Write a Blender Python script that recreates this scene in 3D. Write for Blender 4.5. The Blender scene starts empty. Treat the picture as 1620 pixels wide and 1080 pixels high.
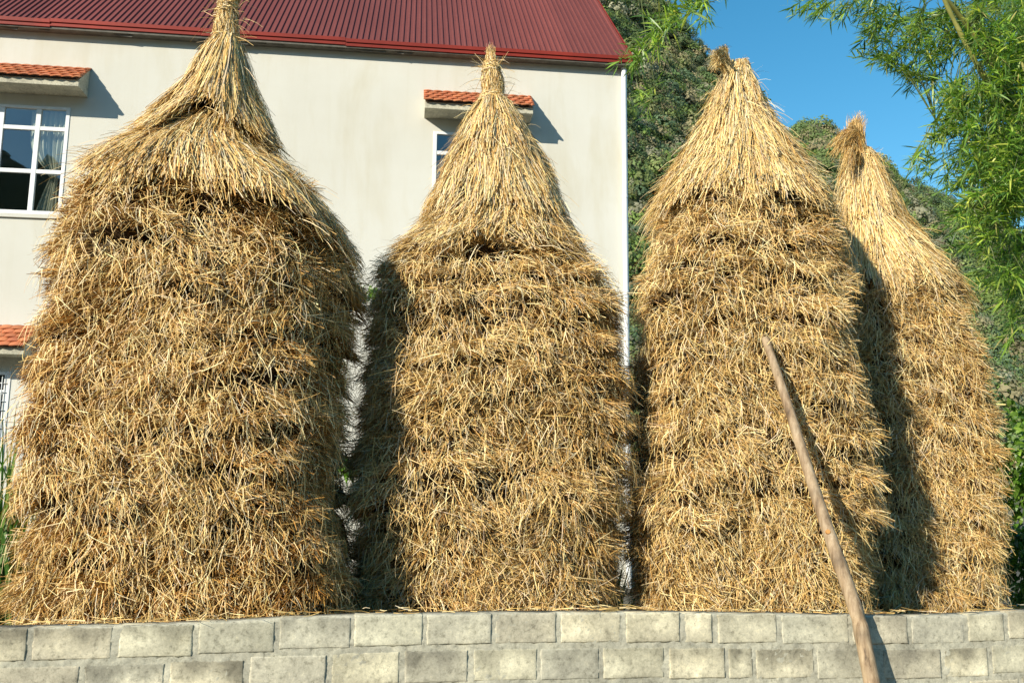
import bpy, math, random
import numpy as np
from mathutils import Matrix, Vector

rng = np.random.default_rng(11)
random.seed(11)
S = bpy.context.scene
COL = S.collection
PI = math.pi

# ------------------------------------------------------------------ camera
F = 1430.0                       # focal length in photo pixels (1620 wide)
PITCH, ROLL = math.radians(9.0), 0.010
CAM = np.array([0.0, 0.0, 1.65])
_r0 = np.array([1.0, 0, 0]); _f0 = np.array([0, math.cos(PITCH), math.sin(PITCH)]); _u0 = np.array([0, -math.sin(PITCH), math.cos(PITCH)])
_R = _r0 * math.cos(ROLL) + _u0 * math.sin(ROLL)
_U = _u0 * math.cos(ROLL) - _r0 * math.sin(ROLL)
def ray(px, py):
    return _R * ((px - 810) / F) + _U * ((540 - py) / F) + _f0
def P(px, py, Y):
    d = ray(px, py); return CAM + d * (Y / d[1])
def proj(p):
    v = np.asarray(p) - CAM; w = v @ _f0
    return 810 + F * (v @ _R) / w, 540 - F * (v @ _U) / w
def on_plane(px, py, p0, n):
    d = ray(px, py); return CAM + d * (np.dot(np.array(p0) - CAM, n) / np.dot(d, n))

cd = bpy.data.cameras.new("camera"); cam = bpy.data.objects.new("camera", cd); COL.objects.link(cam)
cd.sensor_width = 36; cd.lens = F / 1620 * 36; cd.clip_end = 3000; cd.clip_start = 0.05
M = Matrix(((_R[0], _U[0], -_f0[0], CAM[0]), (_R[1], _U[1], -_f0[1], CAM[1]), (_R[2], _U[2], -_f0[2], CAM[2]), (0, 0, 0, 1)))
cam.matrix_world = M
S.camera = cam

# ------------------------------------------------------------------ light
SUN_AZ, SUN_EL = math.radians(42.5), math.radians(27)     # azimuth measured from straight behind the camera, to the left
sun_dir = np.array([-math.sin(SUN_AZ) * math.cos(SUN_EL), -math.cos(SUN_AZ) * math.cos(SUN_EL), math.sin(SUN_EL)])
sd = bpy.data.lights.new("sun", 'SUN'); so = bpy.data.objects.new("sun", sd); COL.objects.link(so)
sd.energy = 5.0; sd.angle = math.radians(0.5); sd.color = (1.0, 0.925, 0.78)
so.rotation_euler = Vector(sun_dir).to_track_quat('Z', 'Y').to_euler(); so.location = (-20, -22, 18)
W = bpy.data.worlds.new("World"); S.world = W; W.use_nodes = True
nt = W.node_tree; bg = nt.nodes["Background"]
sky = nt.nodes.new("ShaderNodeTexSky"); sky.sky_type = 'NISHITA'; sky.sun_disc = False
sky.sun_elevation = SUN_EL; sky.sun_rotation = math.atan2(sun_dir[0], sun_dir[1])
sky.air_density = 1.15; sky.dust_density = 0.3; sky.ozone_density = 2.2; sky.altitude = 300
hs = nt.nodes.new('ShaderNodeHueSaturation'); hs.inputs['Hue'].default_value = .484; hs.inputs['Saturation'].default_value = 1.35; hs.inputs['Value'].default_value = .97
nt.links.new(sky.outputs[0], hs.inputs['Color']); nt.links.new(hs.outputs[0], bg.inputs[0]); bg.inputs[1].default_value = 0.132
S.view_settings.view_transform = 'Standard'; S.view_settings.look = 'None'
S.view_settings.exposure = 0.45; S.view_settings.gamma = 1.0
S.cycles.max_bounces = 6; S.cycles.diffuse_bounces = 2; S.cycles.transparent_max_bounces = 8

# ------------------------------------------------------------------ helpers
def link(o, parent=None):
    COL.objects.link(o)
    if parent is not None: o.parent = parent
    return o
def tag(o, label=None, cat=None, group=None, kind=None):
    if label: o["label"] = label
    if cat: o["category"] = cat
    if group: o["group"] = group
    if kind: o["kind"] = kind
    return o
def empty(name, loc, rz=0.0):
    o = bpy.data.objects.new(name, None); o.location = loc; o.rotation_euler = (0, 0, rz); o.empty_display_size = .2
    return link(o)
def npmesh(name, V, Q, mat, parent=None, tint=None, smooth=False):
    """V (n,3), Q (m,4) or (m,3); tint (n,3) vertex colours."""
    V = np.ascontiguousarray(V, dtype=np.float32); Q = np.ascontiguousarray(Q, dtype=np.int32)
    me = bpy.data.meshes.new(name); k = Q.shape[1]
    me.vertices.add(len(V)); me.vertices.foreach_set("co", V.ravel())
    me.loops.add(Q.size); me.loops.foreach_set("vertex_index", Q.ravel())
    me.polygons.add(len(Q)); me.polygons.foreach_set("loop_start", np.arange(0, Q.size, k, dtype=np.int32))
    me.polygons.foreach_set("use_smooth", np.full(len(Q), smooth))
    if tint is not None:
        a = me.color_attributes.new("tint", 'FLOAT_COLOR', 'POINT')
        c = np.ones((len(V), 4), np.float32); c[:, :3] = tint; a.data.foreach_set("color", c.ravel())
    me.update(calc_edges=True); me.validate()
    me.materials.append(mat)
    return link(bpy.data.objects.new(name, me), parent)

class MB:
    """collects faces; build() links ONE mesh"""
    def __init__(s): s.v = []; s.f = []; s.c = []; s.col = (1, 1, 1)
    def add(s, verts, faces):
        b = len(s.v); s.v += [tuple(map(float, p)) for p in verts]; s.f += [tuple(i + b for i in q) for q in faces]; s.c += [s.col] * len(verts)
    def box(s, x0, x1, y0, y1, z0, z1):
        s.add([(x0, y0, z0), (x1, y0, z0), (x1, y1, z0), (x0, y1, z0), (x0, y0, z1), (x1, y0, z1), (x1, y1, z1), (x0, y1, z1)],
              [(0, 3, 2, 1), (4, 5, 6, 7), (0, 1, 5, 4), (1, 2, 6, 5), (2, 3, 7, 6), (3, 0, 4, 7)])
    def quad(s, a, b, c, d): s.add([a, b, c, d], [(0, 1, 2, 3)])
    def tube(s, pts, rad, n=10, caps=True):
        pts = [np.array(p, float) for p in pts]; rings = []
        for i, p in enumerate(pts):
            t = pts[min(i + 1, len(pts) - 1)] - pts[max(i - 1, 0)]; t = t / (np.linalg.norm(t) + 1e-9)
            a = np.cross(t, [0, 0, 1.0]) if abs(t[2]) < .95 else np.cross(t, [1.0, 0, 0]); a /= np.linalg.norm(a); b = np.cross(t, a)
            rr = rad[i] if hasattr(rad, '__len__') else rad
            rings.append([p + (a * math.cos(k * 2 * PI / n) + b * math.sin(k * 2 * PI / n)) * rr for k in range(n)])
        vs = [v for r in rings for v in r]; fs = []
        for i in range(len(pts) - 1):
            for k in range(n): fs.append((i * n + k, i * n + (k + 1) % n, (i + 1) * n + (k + 1) % n, (i + 1) * n + k))
        if caps: fs.append(tuple(range(n))); fs.append(tuple(range((len(pts) - 1) * n, len(pts) * n)))
        s.add(vs, fs)
    def build(s, name, mat, parent=None, smooth=False, bevel=0):
        me = bpy.data.meshes.new(name); me.from_pydata(s.v, [], s.f)
        a = me.color_attributes.new("tint", 'FLOAT_COLOR', 'POINT')
        a.data.foreach_set("color", np.hstack([np.array(s.c, np.float32).reshape(-1, 3), np.ones((len(s.v), 1), np.float32)]).ravel())
        import bmesh
        bm = bmesh.new(); bm.from_mesh(me); bmesh.ops.recalc_face_normals(bm, faces=bm.faces); bm.to_mesh(me); bm.free()
        me.polygons.foreach_set("use_smooth", [smooth] * len(me.polygons))
        me.materials.append(mat); o = link(bpy.data.objects.new(name, me), parent)
        if bevel:
            m = o.modifiers.new("bevel", 'BEVEL'); m.width = bevel; m.segments = 2; m.limit_method = 'ANGLE'
        return o

# ------------------------------------------------------------------ materials
def newmat(name):
    m = bpy.data.materials.new(name); m.use_nodes = True
    return m, m.node_tree.nodes, m.node_tree.links, m.node_tree.nodes["Principled BSDF"]
def noise(n, l, scale, detail=4, rough=.55, vec=None, dist=0):
    t = n.new("ShaderNodeTexNoise"); t.inputs["Scale"].default_value = scale; t.inputs["Detail"].default_value = detail
    t.inputs["Roughness"].default_value = rough; t.inputs["Distortion"].default_value = dist
    if vec is not None: l.new(vec, t.inputs["Vector"])
    return t
def ramp(n, l, src, stops):
    r = n.new("ShaderNodeValToRGB"); cr = r.color_ramp
    while len(cr.elements) < len(stops): cr.elements.new(.5)
    for e, (p, c) in zip(cr.elements, stops): e.position = p; e.color = (*c, 1)
    l.new(src, r.inputs[0]); return r
def mixc(n, l, fac, a, b, mode='MIX'):
    x = n.new("ShaderNodeMix"); x.data_type = 'RGBA'; x.blend_type = mode
    for s, v in ((x.inputs[0], fac), (x.inputs[6], a), (x.inputs[7], b)):
        if isinstance(v, (int, float)): s.default_value = v
        elif isinstance(v, tuple): s.default_value = (*v, 1)
        else: l.new(v, s)
    return x.outputs[2]
def bump(n, l, b, src, strength, dist):
    x = n.new("ShaderNodeBump"); x.inputs["Strength"].default_value = strength; x.inputs["Distance"].default_value = dist
    l.new(src, x.inputs["Height"]); l.new(x.outputs[0], b.inputs["Normal"])
def coords(n, l, scale=(1, 1, 1)):
    t = n.new("ShaderNodeTexCoord"); m = n.new("ShaderNodeMapping"); m.inputs["Scale"].default_value = scale
    l.new(t.outputs["Object"], m.inputs[0]); return m.outputs[0]
def tintnode(n):
    a = n.new("ShaderNodeAttribute"); a.attribute_name = "tint"; return a.outputs["Color"]

def mat_plain(name, col, rough=.6, var=.12, scale=3, spec=.4):
    m, n, l, b = newmat(name)
    t = noise(n, l, scale, 5, .6, coords(n, l))
    r = ramp(n, l, t.outputs[0], [(.3, tuple(c * (1 - var) for c in col)), (.7, tuple(min(1, c * (1 + var)) for c in col))])
    l.new(r.outputs[0], b.inputs["Base Color"]); b.inputs["Roughness"].default_value = rough; b.inputs["Specular IOR Level"].default_value = spec
    return m
def mat_tint(name, rough, spec, transl=0.0, tcol=(1, 1, 1)):
    m, n, l, b = newmat(name); c = tintnode(n)
    l.new(c, b.inputs["Base Color"]); b.inputs["Roughness"].default_value = rough; b.inputs["Specular IOR Level"].default_value = spec
    if transl:
        t = n.new("ShaderNodeBsdfTranslucent"); mx = n.new("ShaderNodeMixShader"); mx.inputs[0].default_value = transl
        l.new(mixc(n, l, 1.0, c, tcol, 'MULTIPLY'), t.inputs[0]); l.new(b.outputs[0], mx.inputs[1]); l.new(t.outputs[0], mx.inputs[2])
        l.new(mx.outputs[0], n["Material Output"].inputs[0])
    return m
MS = mat_tint("straw", .45, .30, .03)
MLEAF = mat_tint("leaf", .38, .5, .38, (1.5, 1.6, .7))
MFOREST = mat_tint("forest leaf", .6, .25, .18, (1.3, 1.4, .8))

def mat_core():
    m, n, l, b = newmat("shade-dark packed straw")
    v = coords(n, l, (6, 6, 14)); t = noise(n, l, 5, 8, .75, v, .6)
    r = ramp(n, l, t.outputs[0], [(.25, (.035, .018, .006)), (.5, (.11, .06, .02)), (.75, (.24, .14, .055))])  # darker than the strands: shade of the gaps is put into this colour
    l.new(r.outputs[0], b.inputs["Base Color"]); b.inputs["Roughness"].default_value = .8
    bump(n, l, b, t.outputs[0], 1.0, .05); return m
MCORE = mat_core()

# ------------------------------------------------------------------ the setting: ground and hills
def mat_ground():
    m, n, l, b = newmat("earth")
    v = coords(n, l); t = noise(n, l, .6, 8, .65, v); g = noise(n, l, 30, 4, .6, v)
    r = ramp(n, l, t.outputs[0], [(.35, (.10, .085, .055)), (.55, (.13, .115, .08)), (.7, (.06, .075, .025))])
    l.new(mixc(n, l, .35, r.outputs[0], g.outputs[0], 'MULTIPLY'), b.inputs["Base Color"]); b.inputs["Roughness"].default_value = .95
    bump(n, l, b, g.outputs[0], .4, .02); return m
gm = MB(); gm.quad((-1500, -1500, 0), (1500, -1500, 0), (1500, 1500, 0), (-1500, 1500, 0))
tag(gm.build("ground", mat_ground()), "bare earth ground around the wall, stacks and house", "ground", kind="structure")

def mat_hill():
    m, n, l, b = newmat("hillside")
    v = coords(n, l); t = noise(n, l, .06, 9, .62, v, .4); g = noise(n, l, .9, 7, .7, v)
    veg = ramp(n, l, g.outputs[0], [(.3, (.05, .065, .022)), (.55, (.11, .125, .045)), (.75, (.20, .18, .09))])
    rock = ramp(n, l, g.outputs[0], [(.3, (.10, .10, .09)), (.6, (.27, .26, .24)), (.8, (.42, .40, .37))])
    f = ramp(n, l, t.outputs[0], [(.56, (0, 0, 0)), (.66, (1, 1, 1))])
    l.new(mixc(n, l, f.outputs[0], veg.outputs[0], rock.outputs[0]), b.inputs["Base Color"]); b.inputs["Roughness"].default_value = .95
    bump(n, l, b, g.outputs[0], 1.0, .8); return m
MHILL = mat_hill()

def smooth(x): x = np.clip(x, 0, 1); return x * x * (3 - 2 * x)
_ph = rng.uniform(0, 6.28, 60)
def lump(a, b, base, n=5, o=0):
    s = 0
    for k in range(n):
        f = base * (1.7 ** k); an = _ph[(o + k) % 60]
        s = s + (np.sin(f * (a * math.cos(an) + b * math.sin(an)) + _ph[(o + k + 7) % 60]) * np.sin(f * .83 * (b * math.cos(an) - a * math.sin(an)) + _ph[(o + k + 19) % 60])) / (1.5 ** k)
    return s

class Hill:
    def __init__(s, ridge, Y0, Yr, Y1, sgn=1):
        r = np.array(ridge, float); q = []; e = []
        for px, py in r:
            d = ray(px, py); q.append(d[0] / d[1]); e.append(d[2] / d[1])
        s.q = np.array(q); s.e = np.array(e); s.Y0, s.Yr, s.Y1 = Y0, Yr, Y1
    def z(s, q, Y):
        e = np.interp(q, s.q, s.e); t = (Y - s.Y0) / (s.Yr - s.Y0)
        h = np.where(t < 1, smooth(np.clip(t, 0, 1) ** .75) * .35 + .65 * np.clip(t, 0, 1) ** .9, 1 - .6 * smooth((Y - s.Yr) / (s.Y1 - s.Yr)))
        return np.maximum(e * Y * h + 1.65 * np.clip(t, 0, 1) + lump(q * Y * 1.0, Y, .06, 5, 3) * 2.0 * np.clip(t * (1.25 - t) * 4, 0, 1), -1)
    def mesh(s, name, label, nq=180, ny=110):
        q = np.linspace(s.q[0], s.q[-1], nq); y = np.linspace(s.Y0, s.Y1, ny); Qm, Ym = np.meshgrid(q, y)
        V = np.stack([Qm * Ym, Ym, s.z(Qm, Ym)], -1).reshape(-1, 3); i = np.arange(nq * ny).reshape(ny, nq)
        F4 = np.stack([i[:-1, :-1], i[:-1, 1:], i[1:, 1:], i[1:, :-1]], -1).reshape(-1, 4)
        return tag(npmesh(name, V, F4, MHILL, smooth=True), label, "hill", kind="structure")

def rand_unit(n):
    v = rng.normal(size=(n, 3)); return v / np.linalg.norm(v, axis=1, keepdims=True)
def norm(v): return v / (np.linalg.norm(v, axis=-1, keepdims=True) + 1e-9)
def cards(c, nrm, size, col, aspect=1.0):
    """one irregular four-sided leaf clump per row, folded along its middle"""
    n = len(c); a = norm(np.cross(nrm, rand_unit(n))); b = np.cross(nrm, a); s = size[:, None]
    k = rng.uniform(.55, 1.15, (n, 4, 1))
    V = np.stack([c + a * s * k[:, 0], c + b * s * aspect * k[:, 1] - nrm * s * .25, c - a * s * k[:, 2], c - b * s * aspect * k[:, 3] - nrm * s * .25], 1)
    return V.reshape(-1, 3), np.arange(4 * n).reshape(n, 4), np.repeat(col, 4, 0)
def forest(hill, name, label, count, rad, tmin=.06, leaves=300, gap=.5, span=None):
    hi_q, lo_q = hill.q[-1], hill.q[0]
    if span: a, b = ray(span[0], 300), ray(span[1], 300); lo_q, hi_q = a[0] / a[1], b[0] / b[1]
    q = rng.uniform(lo_q, hi_q, count * 3); Y = hill.Y0 + (hill.Yr * 1.03 - hill.Y0) * rng.uniform(tmin, 1.0, count * 3) ** .9
    keep = (lump(q * Y, Y * .7 + hill.z(q, Y), .12, 5, 11) < gap); q, Y = q[keep][:count], Y[keep][:count]; n = len(q)
    base = np.stack([q * Y, Y, hill.z(q, Y)], -1); r = rng.uniform(rad[0], rad[1], n) * np.exp(rng.normal(0, .28, n))
    pal = np.array([(.14, .21, .075), (.17, .24, .08), (.21, .26, .085), (.25, .26, .11), (.30, .26, .14), (.11, .17, .085), (.19, .27, .065), (.29, .28, .18)])
    cc = pal[rng.integers(0, len(pal), n)] * rng.uniform(.60, 1.15, (n, 1))
    ci = np.repeat(np.arange(n), leaves); u = rand_unit(n * leaves); u[:, 2] = np.abs(u[:, 2]) * 1.0 - .25
    sub = rand_unit(n * leaves) * .14
    pos = base[ci] + np.stack([np.zeros(n), np.zeros(n), r * .55], -1)[ci] + (u * rng.uniform(.74, 1.05, (n * leaves, 1)) + sub) * r[ci][:, None] * np.array([1, 1, 1.05])
    nr = norm(u + rand_unit(n * leaves) * .28)
    V, Q, C = cards(pos, nr, r[ci] * rng.uniform(.075, .14, n * leaves), cc[ci] * rng.uniform(.9, 1.1, (n * leaves, 1)))
    return tag(npmesh(name, V, Q, MFOREST, tint=C), label, "forest", kind="stuff")

hillA = Hill([(560, -420), (760, -330), (900, -180), (985, -70), (1035, 5), (1070, 58), (1100, 82), (1130, 118), (1190, 172), (1250, 260), (1330, 420), (1400, 600)], 75, 205, 330)
hillA.mesh("hill", "steep karst hill rising behind the house and out of the picture")
forest(hillA, "forest", "wood covering the steep hill behind the house corner", 5200, (1.0, 2.1), gap=.5, span=(900, 1290), leaves=200)
hillB = Hill([(1080, 190), (1160, 205), (1240, 214), (1290, 208), (1330, 222), (1420, 274), (1480, 318), (1540, 352), (1620, 388), (1800, 450), (2100, 560)], 85, 250, 400)
hillB.mesh("hill", "lower wooded ridge sloping down behind the two right stacks")
forest(hillB, "forest", "wood covering the lower ridge behind the right stacks", 5200, (1.1, 2.3), gap=.7, span=(1200, 1720), leaves=200)
# the hill across the road (behind the camera) that the house windows mirror
hq = np.linspace(-320, 260, 120); hy = np.linspace(-120, -300, 40); HX, HY = np.meshgrid(hq, hy)
HZ = (smooth((-HY - 120) / 130)) * (80 + 14 * np.sin(HX * .021 + 4.5) + 7 * np.sin(HX * .06)) + lump(HX, HY, .16, 5, 30) * 3 * smooth((-HY - 120) / 60)
ii = np.arange(HX.size).reshape(HX.shape)
tag(npmesh("hill", np.stack([HX, HY, HZ], -1).reshape(-1, 3), np.stack([ii[:-1, :-1], ii[1:, :-1], ii[1:, 1:], ii[:-1, 1:]], -1).reshape(-1, 4), MHILL, smooth=True),
    "far hill mirrored in the house windows", "hill", kind="structure")

# ------------------------------------------------------------------ the house
HYAW = math.atan(.115); H0 = np.array([0, 15.0, 0]); ht = np.array([math.cos(HYAW), math.sin(HYAW), 0]); hn = np.array([math.sin(HYAW), -math.cos(HYAW), 0])
def hw(px, py, out=0.0):
    p = on_plane(px, py, H0 + hn * out, hn) - H0; return float(np.dot(p, ht)), float(p[2])
house = empty("house", H0, HYAW)
tag(house, "cream rendered house with red ribbed metal roof behind the stacks", "house")

def mat_render():
    m, n, l, b = newmat("cream render")
    v = coords(n, l); t = noise(n, l, .35, 6, .6, v); g = noise(n, l, 45, 4, .7, v); st = noise(n, l, 1.1, 5, .6, coords(n, l, (1.3, 1.3, .35)), .4)
    c = ramp(n, l, t.outputs[0], [(.3, (.58, .56, .485)), (.55, (.635, .62, .55)), (.75, (.67, .66, .60))])
    s = ramp(n, l, st.outputs[0], [(.50, (1, 1, 1)), (.72, (.88, .84, .74)), (.85, (.78, .72, .60))])
    rs = noise(n, l, 1.0, 5, .65, coords(n, l, (5.5, 5.5, .22)), .2); rr = ramp(n, l, rs.outputs[0], [(.52, (1, 1, 1)), (.68, (.94, .925, .88)), (.8, (.88, .86, .80))])
    x = mixc(n, l, .7, c.outputs[0], s.outputs[0], 'MULTIPLY'); l.new(mixc(n, l, .35, x, rr.outputs[0], 'MULTIPLY'), b.inputs["Base Color"]); b.inputs["Roughness"].default_value = .92
    b.inputs["Specular IOR Level"].default_value = .2
    bump(n, l, b, g.outputs[0], .25, .006); return m
MREND = mat_render()
def mat_white(name, c=(.80, .81, .80)):
    m, n, l, b = newmat(name); t = noise(n, l, 6, 4, .6, coords(n, l))
    r = ramp(n, l, t.outputs[0], [(.35, tuple(x * .9 for x in c)), (.65, c)]); l.new(r.outputs[0], b.inputs["Base Color"]); b.inputs["Roughness"].default_value = .35
    return m
MWHITE = mat_white("white painted metal")
def mat_roof(name, base, dark, rough):
    m, n, l, b = newmat(name)
    t = noise(n, l, .8, 6, .65, coords(n, l, (1, .25, .25))); t2 = noise(n, l, 14, 3, .6, coords(n, l))
    r = ramp(n, l, t.outputs[0], [(.3, dark), (.6, base), (.8, tuple(min(1, x * 1.2) for x in base))])
    tc = n.new("ShaderNodeTexCoord"); sx = n.new("ShaderNodeSeparateXYZ"); l.new(tc.outputs["Object"], sx.inputs[0])
    fl = n.new("ShaderNodeMath"); fl.operation = 'FLOOR'; l.new(sx.outputs[0], fl.inputs[0]); wn = n.new("ShaderNodeTexWhiteNoise"); wn.noise_dimensions = '1D'; l.new(fl.outputs[0], wn.inputs["W"])
    sh = ramp(n, l, wn.outputs["Value"], [(0, (.84, .86, .88)), (1, (1.08, 1.04, 1.02))])
    x = mixc(n, l, .25, r.outputs[0], t2.outputs[0], 'MULTIPLY'); l.new(mixc(n, l, 1.0, x, sh.outputs[0], 'MULTIPLY'), b.inputs["Base Color"]); b.inputs["Roughness"].default_value = rough; b.inputs["Specular IOR Level"].default_value = .22; return m
MROOF = mat_roof("red ribbed roofing", (.225, .064, .054), (.18, .050, .042), .65)
MFASC = mat_roof("red eave trim", (.31, .036, .022), (.23, .028, .018), .55)
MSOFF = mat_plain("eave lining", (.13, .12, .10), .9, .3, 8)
MCONC = None
def mat_concrete(name, tint=False):
    m, n, l, b = newmat(name)
    v = coords(n, l); t = noise(n, l, 3.0, 7, .65, v, .3); g = noise(n, l, 90, 5, .75, v); w = noise(n, l, 9, 6, .7, v, .5); k = noise(n, l, 32, 7, .75, v, .2)
    c = ramp(n, l, t.outputs[0], [(.30, (.33, .315, .25)), (.43, (.50, .475, .375)), (.58, (.60, .57, .445)), (.70, (.76, .71, .54))])
    d = ramp(n, l, w.outputs[0], [(.28, (.50, .50, .49)), (.44, (.90, .90, .89)), (.6, (1, 1, 1)), (.8, (1.2, 1.17, 1.08))])
    gr = ramp(n, l, g.outputs[0], [(.3, (.72, .72, .72)), (.55, (1, 1, 1)), (.8, (1.15, 1.15, 1.15))])
    x = mixc(n, l, .9, c.outputs[0], d.outputs[0], 'MULTIPLY'); x = mixc(n, l, .8, x, gr.outputs[0], 'MULTIPLY')
    kr = ramp(n, l, k.outputs[0], [(.34, (.55, .55, .53)), (.46, (.95, .95, .94)), (.58, (1.06, 1.06, 1.05)), (.68, (1.28, 1.25, 1.18))])
    x = mixc(n, l, 1.0, x, kr.outputs[0], 'MULTIPLY')
    if tint: x = mixc(n, l, 1.0, x, tintnode(n), 'MULTIPLY')
    l.new(x, b.inputs["Base Color"]); b.inputs["Roughness"].default_value = .95; b.inputs["Specular IOR Level"].default_value = .2
    bump(n, l, b, g.outputs[0], .45, .004); return m
MCONC = mat_concrete("weathered concrete")
def mat_tile():
    m, n, l, b = newmat("orange roof tile"); t = noise(n, l, 5, 5, .6, coords(n, l))
    r = ramp(n, l, t.outputs[0], [(.3, (.40, .12, .045)), (.55, (.52, .17, .065)), (.75, (.60, .23, .10))])
    l.new(mixc(n, l, 1.0, r.outputs[0], tintnode(n), 'MULTIPLY'), b.inputs["Base Color"]); b.inputs["Roughness"].default_value = .7; return m
MTILE = mat_tile()
def mat_glass():
    m, n, l, b = newmat("window glass")
    tr = n.new("ShaderNodeBsdfTransparent"); gl = n.new("ShaderNodeBsdfGlossy"); gl.inputs["Roughness"].default_value = .015
    tr.inputs[0].default_value = (.72, .78, .78, 1)
    w = noise(n, l, 1.5, 2, .5, coords(n, l)); bp = n.new("ShaderNodeBump"); bp.inputs["Strength"].default_value = .06; bp.inputs["Distance"].default_value = .02
    l.new(w.outputs[0], bp.inputs["Height"]); l.new(bp.outputs[0], gl.inputs["Normal"])
    fr = n.new("ShaderNodeLayerWeight"); fr.inputs[0].default_value = .5
    pw = n.new("ShaderNodeMath"); pw.operation = 'POWER'; l.new(fr.outputs["Facing"], pw.inputs[0]); pw.inputs[1].default_value = 3
    ma = n.new("ShaderNodeMath"); ma.operation = 'MULTIPLY_ADD'; l.new(pw.outputs[0], ma.inputs[0]); ma.inputs[1].default_value = .8; ma.inputs[2].default_value = .17
    mx = n.new("ShaderNodeMixShader"); l.new(ma.outputs[0], mx.inputs[0]); l.new(tr.outputs[0], mx.inputs[1]); l.new(gl.outputs[0], mx.inputs[2])
    l.new(mx.outputs[0], n["Material Output"].inputs[0]); return m
MGLASS = mat_glass()
MCURT = mat_plain("cream curtain cloth", (.68, .64, .50), .9, .12, 4, .1)

s_cor, z_eave = hw(990, 108)                 # corner of the front wall, top of the visible wall
s_cor += .0
s_left = hw(-420, 300)[0]
ZE = z_eave + .12
# windows: (s0, s1, z0, z1) in wall coordinates
_a = hw(112, 171); _b = hw(98, 341)
w1 = (_a[0] - 1.78, _a[0], _b[1], _a[1])
_c = hw(686, 208); WH = w1[3] - w1[2]; WW = 1.66
w2 = (_c[0], _c[0] + WW, _c[1] - WH, _c[1])
_d = hw(13, 588)
w3 = (w1[0] + .05, _d[0] + .05, _d[1] - 1.45, _d[1])
wins = [w1, w2, w3]
wm = MB()
ss = sorted({s_left, s_cor, *[w[0] for w in wins], *[w[1] for w in wins]}); zz = sorted({0.0, ZE, *[w[2] for w in wins], *[w[3] for w in wins]})
for i in range(len(ss) - 1):
    for j in range(len(zz) - 1):
        cs, cz = (ss[i] + ss[i + 1]) / 2, (zz[j] + zz[j + 1]) / 2
        if any(w[0] < cs < w[1] and w[2] < cz < w[3] for w in wins): continue
        wm.quad((ss[i], 0, zz[j]), (ss[i + 1], 0, zz[j]), (ss[i + 1], 0, zz[j + 1]), (ss[i], 0, zz[j + 1]))
        wm.quad((ss[i], .2, zz[j]), (ss[i + 1], .2, zz[j]), (ss[i + 1], .2, zz[j + 1]), (ss[i], .2, zz[j + 1]))
for (a, b_, c, d) in wins:
    wm.quad((a, 0, c), (a, .2, c), (a, .2, d), (a, 0, d)); wm.quad((b_, 0, c), (b_, .2, c), (b_, .2, d), (b_, 0, d))
    wm.quad((a, 0, c), (b_, 0, c), (b_, .2, c), (a, .2, c)); wm.quad((a, 0, d), (b_, 0, d), (b_, .2, d), (a, .2, d))
# roof pitch so that its rake runs through the point where it leaves the photograph
HD = 9.0
e0 = H0 + ht * s_cor + hn * .30 + np.array([0, 0, 1.0]) * 0
ov = .17; s_r = hw(1000, 92, ov)[0]; z_r = hw(1000, 93, ov)[1]
pe = H0 + ht * s_r + hn * ov; pe[2] = z_r
d_ = ray(944, 0)
# plane containing the rake: s = s_r
pr = CAM + d_ * (np.dot(pe - CAM, ht) / np.dot(d_, ht)); run = -np.dot(pr - pe, hn); TAN = float(np.clip((pr[2] - z_r) / max(run, .1), .4, 1.0))
yr = HD / 2; zrid = z_r + (yr + ov) * TAN
wm.add([(s_cor, 0, 0), (s_cor, HD, 0), (s_cor, HD, ZE), (s_cor, yr, zrid - .1), (s_cor, 0, ZE)], [(0, 1, 2, 3, 4)])
wm.add([(s_left, 0, 0), (s_left, HD, 0), (s_left, HD, ZE), (s_left, yr, zrid - .1), (s_left, 0, ZE)], [(0, 1, 2, 3, 4)])
wm.quad((s_left, HD, 0), (s_cor, HD, 0), (s_cor, HD, ZE), (s_left, HD, ZE))
wm.quad((s_left, .2, w1[2] - 1.0), (s_cor, .2, w1[2] - 1.0), (s_cor, HD, w1[2] - 1.0), (s_left, HD, w1[2] - 1.0))   # upper floor
wm.quad((s_left, 3.2, 0), (s_cor, 3.2, 0), (s_cor, 3.2, ZE), (s_left, 3.2, ZE))                                    # inner partition
wm.build("wall", MREND, house)
# ribbed roof: a real trapezoid profile every 0.1 m
def roof_slope(y0, z0, y1, z1):
    prof = []; s = s_left - .3
    while s < s_r:
        prof += [(s, 0), (s + .055, 0), (s + .066, .022), (s + .088, .022), (s + .099, 0)]; s += .10
    prof = [(min(a, s_r), h) for a, h in prof]; prof.append((s_r, 0))
    nrm = np.array([0, -(z1 - z0), (y1 - y0)]); nrm = nrm / np.linalg.norm(nrm); nrm *= np.sign(nrm[2])
    V = []; sag = lambda a: .012 * math.sin(a * .7) + .008 * math.sin(a * 2.3 + 1)
    for (y, z) in ((y0, z0), (y1, z1)):
        for a, h in prof: V.append((a, y + nrm[1] * h, z + nrm[2] * h + sag(a)))
    n = len(prof); Q = np.array([(i, i + 1, n + i + 1, n + i) for i in range(n - 1)])
    return np.array(V), Q
V1, Q1 = roof_slope(-ov, z_r, yr, zrid); V2, Q2 = roof_slope(HD + ov, z_r, yr, zrid)
roof = npmesh("roof", np.vstack([V1, V2]), np.vstack([Q1, Q2 + len(V1)]), MROOF, house)
fm = MB(); k = 0; s = s_left - .3
while s < s_r - .01:
    s2 = min(s + 2.4, s_r); dz = .012 * math.sin(s * .7)
    fm.box(s, s2, -ov - .02, -ov + .0, z_r - .098 + dz, z_r - .012 + dz); fm.box(s, s2, -ov - .040, -ov - .021, z_r - .036 + dz, z_r + .026 + dz); s = s2 + .004
fm.box(s_r - .015, s_r + .02, -ov - .012, yr, z_r - .10, z_r - .09)
rk = MB()
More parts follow.
